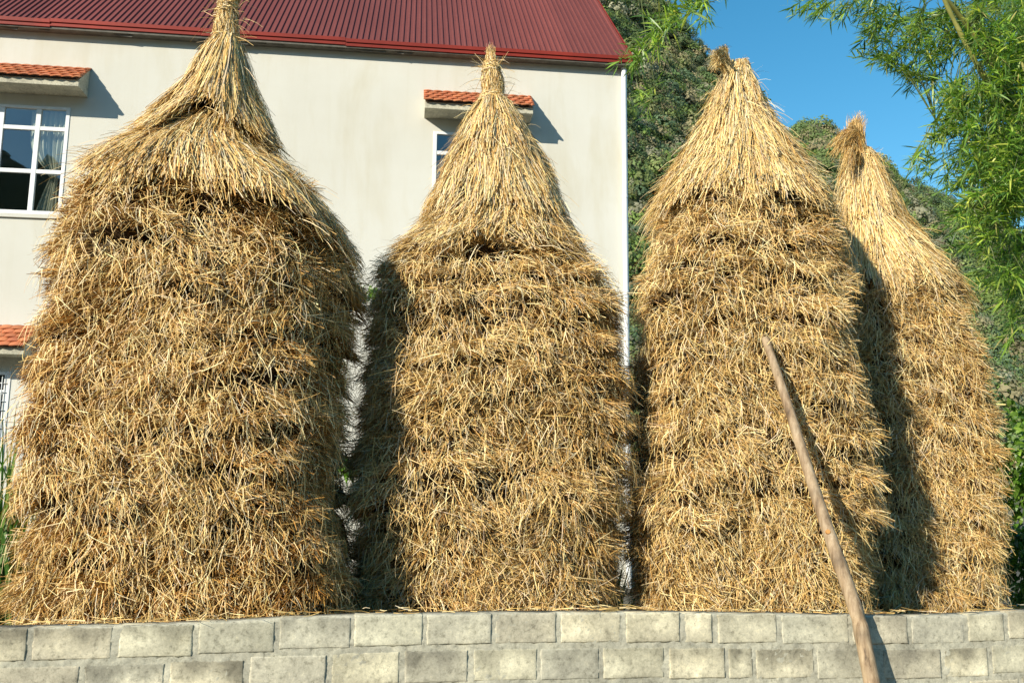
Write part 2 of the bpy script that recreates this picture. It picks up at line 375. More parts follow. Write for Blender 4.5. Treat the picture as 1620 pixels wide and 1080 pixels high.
for (y, z), (y2, z2) in (((-ov - .02, z_r), (yr, zrid)),):
    fm.add([(s_r + .001, y, z - .12), (s_r + .02, y, z - .12), (s_r + .02, y2, z2 - .12), (s_r + .001, y2, z2 - .12), (s_r + .001, y, z + .035), (s_r + .02, y, z + .035), (s_r + .02, y2, z2 + .035), (s_r + .001, y2, z2 + .035)],
           [(0, 3, 2, 1), (4, 5, 6, 7), (0, 1, 5, 4), (1, 2, 6, 5), (2, 3, 7, 6), (3, 0, 4, 7)])
fm.build("fascia", MFASC, roof)
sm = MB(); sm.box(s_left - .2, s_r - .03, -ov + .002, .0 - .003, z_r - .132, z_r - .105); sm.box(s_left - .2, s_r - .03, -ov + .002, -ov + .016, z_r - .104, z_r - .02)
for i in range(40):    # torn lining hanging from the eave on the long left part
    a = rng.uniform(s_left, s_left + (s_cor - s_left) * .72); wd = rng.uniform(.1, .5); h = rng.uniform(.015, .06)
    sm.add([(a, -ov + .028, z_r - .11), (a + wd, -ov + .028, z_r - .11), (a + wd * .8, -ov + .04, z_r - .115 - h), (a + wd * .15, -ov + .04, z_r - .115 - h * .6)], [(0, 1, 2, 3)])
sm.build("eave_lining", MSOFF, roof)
pm = MB(); sp, _ = hw(988.8, 300, .05); pm.tube([(sp, -.052, 0), (sp, -.052, 2), (sp, -.052, 5), (sp, -.052, z_r - .12)], .047, 14)
for z in (1.5, 3.2, 4.9, 6.6): pm.tube([(sp, -.052, z), (sp, -.052, z + .05)], .053, 14)
pm.build("downpipe", MWHITE, house, smooth=False)

def make_window(w, cols, rows, curtain=None, grille=False):
    a, b_, c, d = w
    fr = MB(); y0, y1 = -.012, .055; t = .06
    fr.box(a, a + t, y0, y1, c, d); fr.box(b_ - t, b_, y0, y1, c, d); fr.box(a + t, b_ - t, y0, y1, c, c + t); fr.box(a + t, b_ - t, y0, y1, d - t * .8, d)
    xs = [a + t] + cols + [b_ - t]; zs = [c + t] + rows + [d - t * .8]
    for x in cols: fr.box(x - .038, x + .038, y0 + .004, y1 - .006, c + t, d - t * .8)
    for z in rows:
        for i in range(len(xs) - 1):
            x0 = xs[i] + (.038 if i else 0); x1 = xs[i + 1] - (.038 if i < len(xs) - 2 else 0)
            fr.box(x0, x1, y0 + .008, y1 - .01, z - .034, z + .034)
    f = fr.build("window", MWHITE, house, bevel=.004)
    pn = MB()
    for i in range(len(xs) - 1):
        for j in range(len(zs) - 1): pn.quad((xs[i], .022, zs[j]), (xs[i + 1], .022, zs[j]), (xs[i + 1], .022 + rng.uniform(-.004, .004), zs[j + 1]), (xs[i], .022 + rng.uniform(-.003, .003), zs[j + 1]))
    pn.build("pane", MGLASS, f)
    sl = MB(); sl.box(a - .04, b_ + .04, -.035, -.001, c - .065, c - .004); sl.build("sill", MREND, f)
    if curtain:
        x0, x1, tie = curtain; nx, nz = 60, 40; V = []
        for j in range(nz + 1):
            v = j / nz; z = d - .03 - v * (d - c - .05); g = abs(v - tie)
            wdt = 1.0 - .80 * math.exp(-(g / .20) ** 2) if v < tie else .20 + .42 * min(1, (v - tie) / (1 - tie)) ** .8
            for i in range(nx + 1):
                u = i / nx; x = x1 - .05 - (1 - u) * (x1 - x0) * wdt - (1 - wdt) * .12
                V.append((x, .15 + .022 * math.sin(u * 46 + v * 2) + .012 * math.sin(u * 19 + v * 5) * (.5 + v), z))
        Q = [(j * (nx + 1) + i, j * (nx + 1) + i + 1, (j + 1) * (nx + 1) + i + 1, (j + 1) * (nx + 1) + i) for j in range(nz) for i in range(nx)]
        npmesh("curtain", np.array(V), np.array(Q), MCURT, f, smooth=True)
    if grille:
        gm = MB()
        for z in np.arange(c + .15, d - .1, .14): gm.tube([(a + t, -.03, z), (b_ - t, -.03, z)], .008, 6)
        for x in np.arange(a + .2, b_ - .1, .3): gm.tube([(x, -.045, c + .08), (x, -.045, d - .08)], .008, 6)
        gm.build("grille", MWHITE, f)
    return f
z_t, z_m = hw(60, 203)[1], hw(55, 271)[1]
sm_ = hw(55, 250)[0]
make_window(w1, [sm_ - .57, sm_], [z_m, z_t], (sm_ - .12, w1[1] - .02, .66))
make_window(w2, [w2[0] + .55, w2[0] + 1.1], [w2[2] + (z_m - w1[2]), w2[3] - (w1[3] - z_t)])
make_window(w3, [w3[0] + .6, w3[0] + 1.15], [w3[2] + .6, w3[3] - .32], grille=True)

def awning(s0, s1, zf, d=.44, th=.115, rise=.40):
    """zf: underside height. Slab, tiled slope on top and plastered ends"""
    sl = MB()
    sl.box(s0, s1, -d, -.001, zf, zf + th)
    for sx0, sx1 in ((s0, s0 + .06), (s1 - .06, s1)):
        sl.add([(sx0, -d + .002, zf + th), (sx1, -d + .002, zf + th), (sx1, -.001, zf + th), (sx0, -.001, zf + th), (sx0, -.001, zf + th + rise - .02), (sx1, -.001, zf + th + rise - .02)],
               [(0, 1, 5, 4), (0, 4, 3), (1, 2, 5), (2, 3, 4, 5)])
    o = sl.build("awning", MCONC, house, bevel=.006)
    tl = MB(); L = math.hypot(d + .05, rise); rows = 5; tw = .165
    ca, sa = (d + .05) / L, rise / L
    for r in range(rows):
        f0 = r / rows; s = s0 - .02 + (tw / 2 if r % 2 else 0) - (tw / 2 if r % 2 else 0)
        off = tw / 2 if r % 2 else 0
        n = int((s1 - s0 + .06) / tw) + 1
        for i in range(-1, n + 1):
            a = s0 - .02 + off + i * tw; b_ = a + tw - .008
            a, b_ = max(a, s0 - .02), min(b_, s1 + .02)
            if b_ - a < .03: continue
            g = rng.uniform(.82, 1.15); tl.col = (g, g * rng.uniform(.92, 1.05), g)
            top0 = [(a, .0), (b_, .0), (b_, 1.18), (a, 1.18)]
            vs = []
            for lift in (.0, -.016):
                for k in range(7):      # curved front lip, cambered across
                    u = k / 6; x = a + (b_ - a) * u; v = f0 + (-.035 * math.sin(u * PI) + .0) ; h = lift + .022 + .014 * math.sin(u * PI)
                    vs.append((x, v * L, h))
                for k in range(7):
                    u = k / 6; x = a + (b_ - a) * u; v = min(1.0, f0 + 1.15 / rows); vs.append((x, v * L, lift + .002 + .010 * math.sin(u * PI)))
            pts = [(x, -d - .05 + ca * l - sa * h * 0 - sa * h, zf + th + .004 + sa * l + ca * h) for x, l, h in vs]
            fs = []
            for k in range(6): fs += [(k, k + 1, 8 + k, 7 + k), (14 + k, 21 + k, 22 + k, 15 + k), (k, 14 + k, 15 + k, k + 1)]
            fs += [(0, 7, 21, 14), (6, 20, 27, 13)]
            tl.add(pts, fs)
    tl.build("roof_tiles", MTILE, o)
    return o
a1 = hw(139, 155); awning(w1[0] - .35, a1[0], a1[1])
a2l = hw(671, 189); a2r = hw(838, 193); awning(a2l[0], a2r[0], (a2l[1] + a2r[1]) / 2 - .01)
a3 = hw(20, 566); awning(w3[0] - .3, w3[1] + .33, a3[1])

# ------------------------------------------------------------------ the block wall
WTAN = .177; WYAW = math.atan(WTAN); W0 = np.array([0, 5.40, 0]); wt = np.array([math.cos(WYAW), math.sin(WYAW), 0]); wn = np.array([math.sin(WYAW), -math.cos(WYAW), 0])
def ww(px, py):
    p = on_plane(px, py, W0, wn) - W0; return float(np.dot(p, wt)), float(p[2])
bw = empty("block_wall", W0, WYAW); tag(bw, "low grey concrete block wall in front of the four straw stacks", "wall")
tops = [ww(x, y) for x, y in ((0, 993), (185, 989), (312, 985), (437, 978), (556, 973), (672, 971), (780, 969), (1000, 968), (1230, 971), (1437, 974), (1528, 972), (1590, 968), (1619, 966))]
def ztop(s): return float(np.interp(s, [t[0] for t in tops], [t[1] for t in tops]))
ZW = float(np.mean([t[1] for t in tops]))
j1 = [ww(x, 990)[0] for x in (50, 184, 312, 438, 558, 672, 780, 882, 987, 1078, 1131, 1233, 1345, 1437, 1528, 1590)]
j2 = [ww(x, 1050)[0] for x in (-6, 130, 264, 392, 520, 636, 745, 852, 950, 1055, 1150, 1193, 1290, 1395, 1490, 1567, 1655)]
def extend(j, lo, hi):
    j = list(j)
    while j[0] > lo: j.insert(0, j[0] - .40)
    while j[-1] < hi: j.append(j[-1] + .40)
    return j
j1, j2 = extend(j1, -7, 9), extend(j2, -7, 9)
j3 = [(a + b) / 2 for a, b in zip(j2[:-1], j2[1:])]
bl = MB(); crs = [(j1, -.012, .168), (j2, .200, .372), (j3, .404, .575), (j1, .606, .775), (j2, .80, 1.2)]
GN = 9
def block(s0, s1, z0, z1):
    """a rough block: a gridded front face with worn edges, plus its sides"""
    g = rng.uniform(.84, 1.10); warm = rng.uniform(1.0, 1.05); bl.col = (g * warm, g, g / warm)
    V = []; F_ = []; ph = rng.uniform(0, 6.28, 8); dy = rng.uniform(-.004, .003); tl = rng.uniform(-.006, .006)
    W_, H_ = s1 - s0, z1 - z0; cc_ = []; mould = rng.uniform(.05, .58) * (1 if rng.random() < .75 else 0); pale = rng.uniform(.1, .55) * (rng.random() < .7); pu, pv = rng.uniform(.1, .9), rng.uniform(.05, .7)
    ux = np.concatenate([[0, .0035, .009], np.linspace(.025, W_ - .025, 15), [W_ - .009, W_ - .0035, W_]]); vz = np.concatenate([[0, .0035, .009], np.linspace(.025, H_ - .025, 7), [H_ - .009, H_ - .0035, H_]]); nx, nz = len(ux) - 1, len(vz) - 1
    for j in range(nz + 1):
        for i in range(nx + 1):
            x, z = ux[i], vz[j]; u, v = x / W_, z / H_; e = min(x, W_ - x, z, H_ - z)
            chip = .003 * max(0, math.sin(x * 37 + ph[5]) * math.sin(z * 41 + ph[6])) * math.exp(-e / .012)
            y = -.0072 + dy * .6 + tl * .6 * (u - .5) + .006 * math.exp(-e / .0022) + chip
            jx = .0028 * math.sin(v * 9 + ph[0]) + .0022 * math.sin(v * 23 + ph[1]) + .0012 * math.sin(v * 57 + ph[4]) if i in (0, nx) else 0; jz = .0022 * math.sin(u * 11 + ph[2]) + .0022 * math.sin(u * 29 + ph[3]) + .0012 * math.sin(u * 71 + ph[4]) if j in (0, nz) else 0
            V.append((s0 + x + jx, y, z0 + z + jz))
            st_ = 1 - mould * max(0, min(1, (v - .35 + .35 * math.sin(u * 7 + ph[1]) * math.sin(u * 3.1 + ph[2])) * 1.6)) + pale * math.exp(-(((u - pu) / .28) ** 2 + ((v - pv) / .35) ** 2))
            cc_.append((g * warm * st_, g * st_, g / warm * st_ * (1 - .10 * pale)))
    for j in range(nz):
        for i in range(nx): a = j * (nx + 1) + i; F_.append((a, a + 1, a + nx + 2, a + nx + 1))
    b = len(V)
    for (x, z) in ((s0, z0), (s1, z0), (s1, z1), (s0, z1)): V.append((x, .10, z))
    N = nx + 1
    F_ += [tuple([b + 1, b] + list(range(0, N)))[:2] + tuple(range(0, N))]
    F_ += [(b + 3, b + 2) + tuple(range((nz + 1) * N - 1, nz * N - 1, -1))]
    F_ += [(b, b + 3) + tuple(range(nz * N, -1, -N)), (b + 2, b + 1) + tuple(range(N - 1, (nz + 1) * N, N))]
    F_ += [(b, b + 1, b + 2, b + 3)]
    k0 = len(bl.c); bl.add(V, F_); bl.c[k0:k0 + len(cc_)] = cc_
for jj, d0, d1 in crs:
    for a, b in zip(jj[:-1], jj[1:]):
        g = rng.uniform(.009, .020); m = (a + b) / 2; zt = ztop(np.clip(m, tops[0][0], tops[-1][0]))
        zl = zt - (d0 if d0 > 0 else rng.uniform(.0, .006)); zb = max(zt - d1, .01)
        if zl - zb > .03: block(a + g, b - g * rng.uniform(.6, 1.2), zb, zl)
MBLOCK = mat_concrete("concrete block", True)
bl.build("blocks", MBLOCK, bw, smooth=True)
# mortar: one rough sheet behind the blocks' faces, squeezed out here and there
xs = np.linspace(-7, 9, 1100); zs = np.linspace(0, 1, 60); XX, TT = np.meshgrid(xs, zs)
ztp = np.interp(XX, [t[0] for t in tops], [t[1] for t in tops]) - .004; ZZ = TT * ztp
YY = -.0030 + lump(XX, ZZ, 9, 5, 2) * .0014 + lump(XX, ZZ, 70, 3, 20) * .0016 + rng.normal(0, .0012, XX.shape)
V = np.stack([XX, YY, ZZ], -1).reshape(-1, 3); i = np.arange(XX.size).reshape(XX.shape)
Q = np.stack([i[:-1, :-1], i[:-1, 1:], i[1:, 1:], i[1:, :-1]], -1).reshape(-1, 4)
n0 = len(V); tb = np.stack([xs, np.full_like(xs, .13), ztp[-1]], -1); bb = tb.copy(); bb[:, 2] = 0
V = np.vstack([V, tb, bb]); top = i[-1]; k = np.arange(len(xs))
Q = np.vstack([Q, np.stack([top[:-1], top[1:], n0 + k[1:], n0 + k[:-1]], -1), np.stack([n0 + k[:-1], n0 + k[1:], n0 + len(xs) + k[1:], n0 + len(xs) + k[:-1]], -1)])
npmesh("mortar", V, Q, mat_concrete("mortar", True), bw, tint=np.full((len(V), 3), .90), smooth=True)

# ------------------------------------------------------------------ straw
PAL = np.array([(.78, .57, .26), (.70, .49, .20), (.60, .39, .14), (.86, .70, .40), (.50, .29, .09), (.37, .20, .06), (.64, .54, .38)])
def straw_cols(n, w):
    w = np.array(w, float); c = PAL[rng.choice(len(PAL), n, p=w / w.sum())]
    return c * np.array([1.08, 1.04, .93]) * rng.uniform(.78, 1.15, (n, 1)) * (1 + rng.normal(0, .03, (n, 3)))
class Straw:
    def __init__(s): s.V = []; s.Q = []; s.C = []; s.n = 0
    def add(s, A, B, bend, width, col, nseg=2, face=None, taper=.55):
        """straws from A to B (n,3), bowed by bend (n,3)"""
        n = len(A); d = norm(B - A); f = rand_unit(n) if face is None else norm(face + rand_unit(n) * .55)
        w = norm(np.cross(d, f)) * (width / 2)[:, None]; rows = []
        for k in range(nseg + 1):
            t = k / nseg; c = A + (B - A) * t + bend * (4 * t * (1 - t)); tp = 1 - (1 - taper) * t
            rows += [c - w * tp, c + w * tp]
        V = np.stack(rows, 1).reshape(-1, 3); m = 2 * (nseg + 1); b = s.n + np.arange(n)[:, None] * m
        Q = np.stack([np.concatenate([b + 2 * k, b + 2 * k + 1, b + 2 * k + 3, b + 2 * k + 2], 1) for k in range(nseg)], 1).reshape(-1, 4)
        s.V.append(V); s.Q.append(Q); s.C.append(np.repeat(col, m, 0)); s.n += len(V)
    def build(s, name, parent, extra=None):
        return npmesh(name, np.vstack(s.V), np.vstack(s.Q), MS, parent, tint=np.clip(np.vstack(s.C), 0, 1))

class Stack:
    def __init__(s, keys, Yc, ratio, marg, seed):
        s.Yc = Yc; pts = []
        for py, xl, xr in keys:
            l, r = P(xl, py, Yc), P(xr, py, Yc); pts.append(((l[2] + r[2]) / 2, (l[0] + r[0]) / 2, (r[0] - l[0]) / 2))
        pts = sorted(pts); z = [p[0] for p in pts]
        s.z = np.array([0.0] + z); s.cx = np.array([pts[0][1]] + [p[1] for p in pts]); s.a = np.array([pts[0][2] * 1.0] + [p[2] for p in pts])
        s.amax = s.a.max(); s.ratio = ratio; s.o = seed
        # the outline keys are where the stack LOOKS widest: solve for the real half widths (front corners are nearer)
        ths = np.linspace(-PI, PI, 96, endpoint=False); out = np.stack([np.cos(ths), np.sin(ths), 0 * ths], -1)
        kk = sorted(keys, key=lambda k: -k[0])
        for it in range(14):
            for i, (py, xl, xr) in enumerate(kk):
                m = marg(py); z = s.z[i + 1]; q = s.surf(ths, np.full(96, z)) + out * m; u, v = proj(q); lo, hi = int(np.argmin(u)), int(np.argmax(u))
                sc = s.Yc / F * .8; s.cx[i + 1] += ((xl + xr) - (u[lo] + u[hi])) / 2 * sc; s.a[i + 1] = max(.02, s.a[i + 1] + ((xr - xl) - (u[hi] - u[lo])) / 2 * sc)
                s.z[i + 1] += ((v[lo] + v[hi]) / 2 - py) * sc
            s.z = np.maximum.accumulate(np.maximum(s.z, 0) + np.arange(len(s.z)) * 1e-4)
            s.cx[0], s.a[0] = s.cx[1], s.a[1]; s.amax = s.a.max()
        s.base = np.array([s.cx[0], Yc, 0.0])
    def zat(s, py): return float(P(810 + (s.cx[3]) / s.Yc * F, py, s.Yc)[2])
    def surf(s, th, z):
        a = np.interp(z, s.z, s.a); cx = np.interp(z, s.z, s.cx); b = a * s.ratio; k = np.clip(a / s.amax, 0, 1)
        e = 2.0 + 1.9 * smooth((k - .45) / .5)
        c, sn = np.cos(th), np.sin(th); r = (np.abs(c / a) ** e + np.abs(sn / b) ** e) ** (-1 / e)
        return np.stack([cx + r * c, s.Yc + r * sn, z], -1)
    def frame(s, th, z):
        p = s.surf(th, z); T = norm(s.surf(th, z - .08) - s.surf(th, z + .08)); H = norm(s.surf(th + .03, z) - s.surf(th - .03, z))
        N = norm(np.cross(T, H)); out = np.stack([np.cos(th), np.sin(th), np.zeros_like(th)], -1)
        N = N * np.sign((N * out).sum(-1, keepdims=True)); return p, N, T, H
    def relief(s, th, z):
        """layered lumps of the piled straw: each layer bulges towards its lower edge"""
        ph, ph2 = s.layer(th, z)
        return s.amp(th, z) * (1 - ph) - .065 + .035 * (1 - ph2) + .055 * lump(th * 1.4, z * 1.3, 1.9, 5, s.o + 5)
    def amp(s, th, z): return (.15 if s.o == 0 else .125) * (.12 + .88 * smooth(.5 + .75 * lump(th * 1.8, z * 1.5, 2.2, 4, s.o + 21)))
    def layer(s, th, z):
        w = z + .095 * lump(th * 1.3, z * .8, 2.0, 5, s.o) + .05 * lump(th * .9, z * 2.2, 2.5, 3, s.o + 27) + .02 * np.sin(th * 9 + s.o)
        return (w / .29) % 1.0, ((w + .05 * lump(th * 2, z, 3, 3, s.o + 2) + .6) / .12) % 1.0
    def sample(s, n, z0, z1):
        th = rng.uniform(-PI, PI, int(n * 3.2)); z = rng.uniform(z0, z1, len(th)); a = np.interp(z, s.z, s.a)
        acc = (rng.random(len(th)) < a / s.amax) & ((np.sin(th) < .25) | (rng.random(len(th)) < .30))
        return th[acc][:n], z[acc][:n]

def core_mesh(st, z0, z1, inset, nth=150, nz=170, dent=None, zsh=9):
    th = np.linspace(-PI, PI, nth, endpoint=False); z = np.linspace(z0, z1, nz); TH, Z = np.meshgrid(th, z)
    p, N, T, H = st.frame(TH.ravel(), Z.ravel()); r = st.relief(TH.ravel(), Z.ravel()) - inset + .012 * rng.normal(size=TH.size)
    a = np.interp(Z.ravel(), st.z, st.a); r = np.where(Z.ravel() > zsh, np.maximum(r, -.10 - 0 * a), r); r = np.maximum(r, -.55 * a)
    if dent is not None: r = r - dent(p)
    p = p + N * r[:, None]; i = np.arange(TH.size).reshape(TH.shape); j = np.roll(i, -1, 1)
    Q = np.stack([i[:-1], j[:-1], j[1:], i[1:]], -1).reshape(-1, 4); return p, Q

def body_straw(st, n, z0, z1, cols, dent=None, brown=.8):
    S_ = Straw()
    # bundles share a direction, as handfuls of straw do
    nb = int(n / 20 * 2.6); bth, bz = st.sample(nb, z0, z1); nb = len(bth)
    bo = rng.uniform(.35, 1.1, nb); bd = rng.uniform(.05, .85, nb); bt = 1.0 * lump(bth * 2.2, bz * 1.8, 2.0, 4, st.o + 17) + rng.normal(0, .5, nb); bl_ = rng.uniform(.7, 1.3, nb); bc = rng.uniform(.72, 1.14, nb)
    ph, ph2 = st.layer(bth, bz); kp = rng.random(nb) > .96 * smooth((ph - .55) / .20) ; kp &= rng.random(nb) > .7 * smooth((ph2 - .55) / .3)
    kp |= rng.random(nb) > smooth(st.amp(bth, bz) / .11)
    bth, bz, bo, bd, bt, bl_, bc = [q[kp] for q in (bth, bz, bo, bd, bt, bl_, bc)]; nb = len(bth); k = 20; idx = np.repeat(np.arange(nb), k); m = len(idx)
    a = np.interp(bz[idx], st.z, st.a)
    th = bth[idx] + rng.normal(0, .048, m) / np.maximum(a, .3); z = bz[idx] + rng.normal(0, .017, m); z = np.clip(z, .02, z1 + .05)
    p, N, T, H = st.frame(th, z); r = st.relief(th, z)
    d = norm(N * (bo[idx] + rng.normal(0, .16, m))[:, None] + T * (bd[idx] + rng.normal(0, .22, m))[:, None] + H * (bt[idx] + rng.normal(0, .22, m))[:, None])
    A = p + N * (r - .10 - .05 * rng.random(m))[:, None]; L = rng.uniform(.085, .165, m) * bl_[idx]
    Bv = A + d * L[:, None]; bend = N * (.03 * L)[:, None] + rand_unit(m) * (L * rng.uniform(0, .07, m))[:, None] + np.array([0, 0, 1]) * (L * .05)[:, None]
    br = smooth(.5 + .55 * lump(bth * 1.2, bz * 1.1, 1.5, 4, st.o + 13) + .35 * rng.normal(size=nb))[idx][:, None] * brown
    col = straw_cols(m, cols) * bc[idx][:, None] * (1 - br + br * np.array([.82, .66, .46]))
    ok = np.ones(m, bool) if dent is None else dent(p) < rng.uniform(.03, .2, m)
    S_.add(A[ok], Bv[ok], bend[ok], rng.uniform(.0042, .0078, ok.sum()), col[ok])
    # strands lying loosely over the surface and hanging down
    m = int(n * .30); th, z = st.sample(m, z0 + .05, z1); m = len(th); p, N, T, H = st.frame(th, z); r = st.relief(th, z)
    hang = rng.random(m) < .7; an = np.where(hang, rng.normal(0, .42, m), rng.normal(0, 1.3, m))
    L = rng.uniform(.06, .17, m) * np.where(rng.random(m) < .08, 1.8, 1)
    d = norm(T * np.cos(an)[:, None] + H * np.sin(an)[:, None] + N * rng.normal(.10, .16, m)[:, None])
    A = p + N * (r + rng.uniform(-.05, .025, m))[:, None]; Bv = A + d * L[:, None]
    bend = N * (L * rng.uniform(.0, .10, m))[:, None] + H * (L * rng.normal(0, .06, m))[:, None]
    ok = np.ones(m, bool) if dent is None else dent(p) < rng.uniform(.03, .2, m)
    S_.add(A[ok], Bv[ok], bend[ok], rng.uniform(.0028, .0052, ok.sum()), (straw_cols(m, [3, 3, 2, 3, 1, .5, 2]) * 1.04)[ok], nseg=3, face=N[ok])
    return S_

def thatch(st, S_, n, pt, eL, eC, eR, off0, off1, cols, L=(.28, .55), dent=None, spread=.075, ragged=.06, lf=0.0):
    """combed straw running down the slope from height pt to an eave at eL / eC / eR (left, front, right)"""
    zt = st.zat(pt); zl, zc, zr = st.zat(eL), st.zat(eC), st.zat(eR)
    th = rng.uniform(-PI, PI, n * 3); u = rng.random(n * 3) ** .62
    c = np.cos(th); ez = np.where(c < 0, zc + (zl - zc) * (-c) ** 1.6, zc + (zr - zc) * c ** 1.6) + .075 * lump(th * 1.2, th * 0, 3.0, 5, st.o + 3)
    z = zt + (ez - zt) * u; a = np.interp(z, st.z, st.a); aE = np.interp(ez, st.z, st.a)
    acc = (rng.random(len(th)) < np.clip(a / aE.max(), .12, 1)) & ((np.sin(th) < .3) | (rng.random(len(th)) < .35))
    th, z, u, ez = th[acc][:n], z[acc][:n], u[acc][:n], ez[acc][:n]; m = len(th)
    z = z + rng.normal(0, ragged, m) * (u > .8); ln = rng.uniform(L[0], L[1], m)
    p, N, T, H = st.frame(th, z); zr_ = np.minimum(z + ln * np.abs(T[:, 2]), zt + .03 * rng.random(m) + .06)
    band = .5 + .5 * np.sin(th * 31 + 4 * lump(th * 2, z, 3, 2, st.o)) ; coh = lump(th * 3, z * 2, 2.4, 3, st.o + 9) * .5
    dth = (rng.normal(0, spread, m) + coh * spread * 1.2) / np.maximum(np.interp(z, st.z, st.a), .15) * .6
    q, N2, T2, H2 = st.frame(th + dth, zr_)
    lift = off0 + (off1 * (1 - lf * np.clip(-np.cos(th), 0, 1)) - off0) * u + rng.uniform(-.035, .03, m) + .022 * band + .028 * lump(th * 2.2, z * 2.5, 2.2, 4, st.o + 31)
    B = p + N * lift[:, None]; A = q + N2 * (off0 * .3 + (off1 - off0) * u * .55 - .02 - .03 * rng.random(m))[:, None]
    bend = N * (rng.normal(.012, .016, m))[:, None] + H * rng.normal(0, .012, m)[:, None]
    ok = np.ones(m, bool) if dent is None else dent(p) < rng.uniform(.03, .13, m)
    S_.add(A[ok], B[ok], bend[ok], rng.uniform(.0042, .0075, ok.sum()), straw_cols(m, cols)[ok], nseg=3, face=N[ok], taper=.8)
    # flyaway strands
    f = int(m * .05); i = rng.integers(0, m, f); d = norm(T[i] * 1.0 + N[i] * rng.uniform(.1, .7, f)[:, None] + H[i] * rng.normal(0, .6, f)[:, None]); Lf = rng.uniform(.10, .26, f)
    A = p[i] + N[i] * .03; S_.add(A, A + d * Lf[:, None], np.array([0, 0, 1]) * (Lf * .08)[:, None] + rand_unit(f) * .01, rng.uniform(.0025, .0045, f), straw_cols(f, cols), nseg=3)

def wrap(st, S_, py, wid, n, off=.02, rough=.02):
    """strands wound round the neck"""
    z0 = st.zat(py); th0 = rng.uniform(-PI, PI, n); k = 7; span = rng.uniform(.8, 2.0, n); z = z0 + rng.normal(0, wid, n); tl = rng.normal(0, .02, n); w = rng.uniform(.004, .007, n); c = straw_cols(n, [4, 3, 1, 4, 1, .5, 3])
    for j in range(k):
        a = st.frame(th0 + span * j / k, z + tl * j / k); b = st.frame(th0 + span * (j + 1.05) / k, z + tl * (j + 1) / k)
        S_.add(a[0] + a[1] * (off + .01 * np.sin(j + th0))[:, None], b[0] + b[1] * (off + .01 * np.sin(j + 1 + th0))[:, None], np.zeros((n, 3)), w, c, nseg=1, face=a[1], taper=1)
    m = n // 2; th = rng.uniform(-PI, PI, m); p, N, T, H = st.frame(th, z0 + rng.normal(0, wid, m)); d = norm(N + H * rng.normal(0, 1, m)[:, None] + T * rng.normal(0, .6, m)[:, None]); L = rng.uniform(.05, .17, m)
    S_.add(p, p + d * L[:, None], rand_unit(m) * .012, rng.uniform(.003, .005, m), straw_cols(m, [3, 3, 1, 3, 1, .5, 2]), nseg=2)

def tuft(S_, root, mid, tip, r0, r1, n, cols, tipspread, wid=(.003, .0055)):
    """a brush of straw that rises from root, bends over mid and fans out at tip"""
    root, mid, tip = map(np.array, (root, mid, tip))
    o0 = rand_unit(n) * r0 * rng.random((n, 1)) ** .5; o1 = rand_unit(n) * r1 * rng.random((n, 1)) ** .4; o2 = rand_unit(n) * tipspread * rng.random((n, 1)) ** .5
    A, Bm, Cc = root + o0, mid + o1, tip + o2; c = straw_cols(n, cols); w = rng.uniform(*wid, n); cut = rng.uniform(.55, 1.0, n); K = 6
    def bez(t): return (1 - t)[:, None] ** 2 * A + 2 * ((1 - t) * t)[:, None] * (Bm * 1.35 - (A + Cc) * .175) + t[:, None] ** 2 * Cc
    for j in range(K):
        t0, t1 = cut * j / K, cut * (j + 1.03) / K
        S_.add(bez(t0), bez(t1), np.zeros((n, 3)), w * (1 - .1 * j), c, nseg=1, taper=.9)

def dents(st, spots):
    cs = [(P(px, py, st.Yc - st.ratio * np.interp(st.zat(py), st.z, st.a) * .9), r, d) for px, py, r, d in spots]
    def f(p):
        s = np.zeros(len(p))
        for c, r, d in cs:
            q = (p - c) * np.array([1.0, .35, .8]); s = np.maximum(s, d * np.exp(-((q ** 2).sum(-1)) / r ** 2))
        return s
    return f

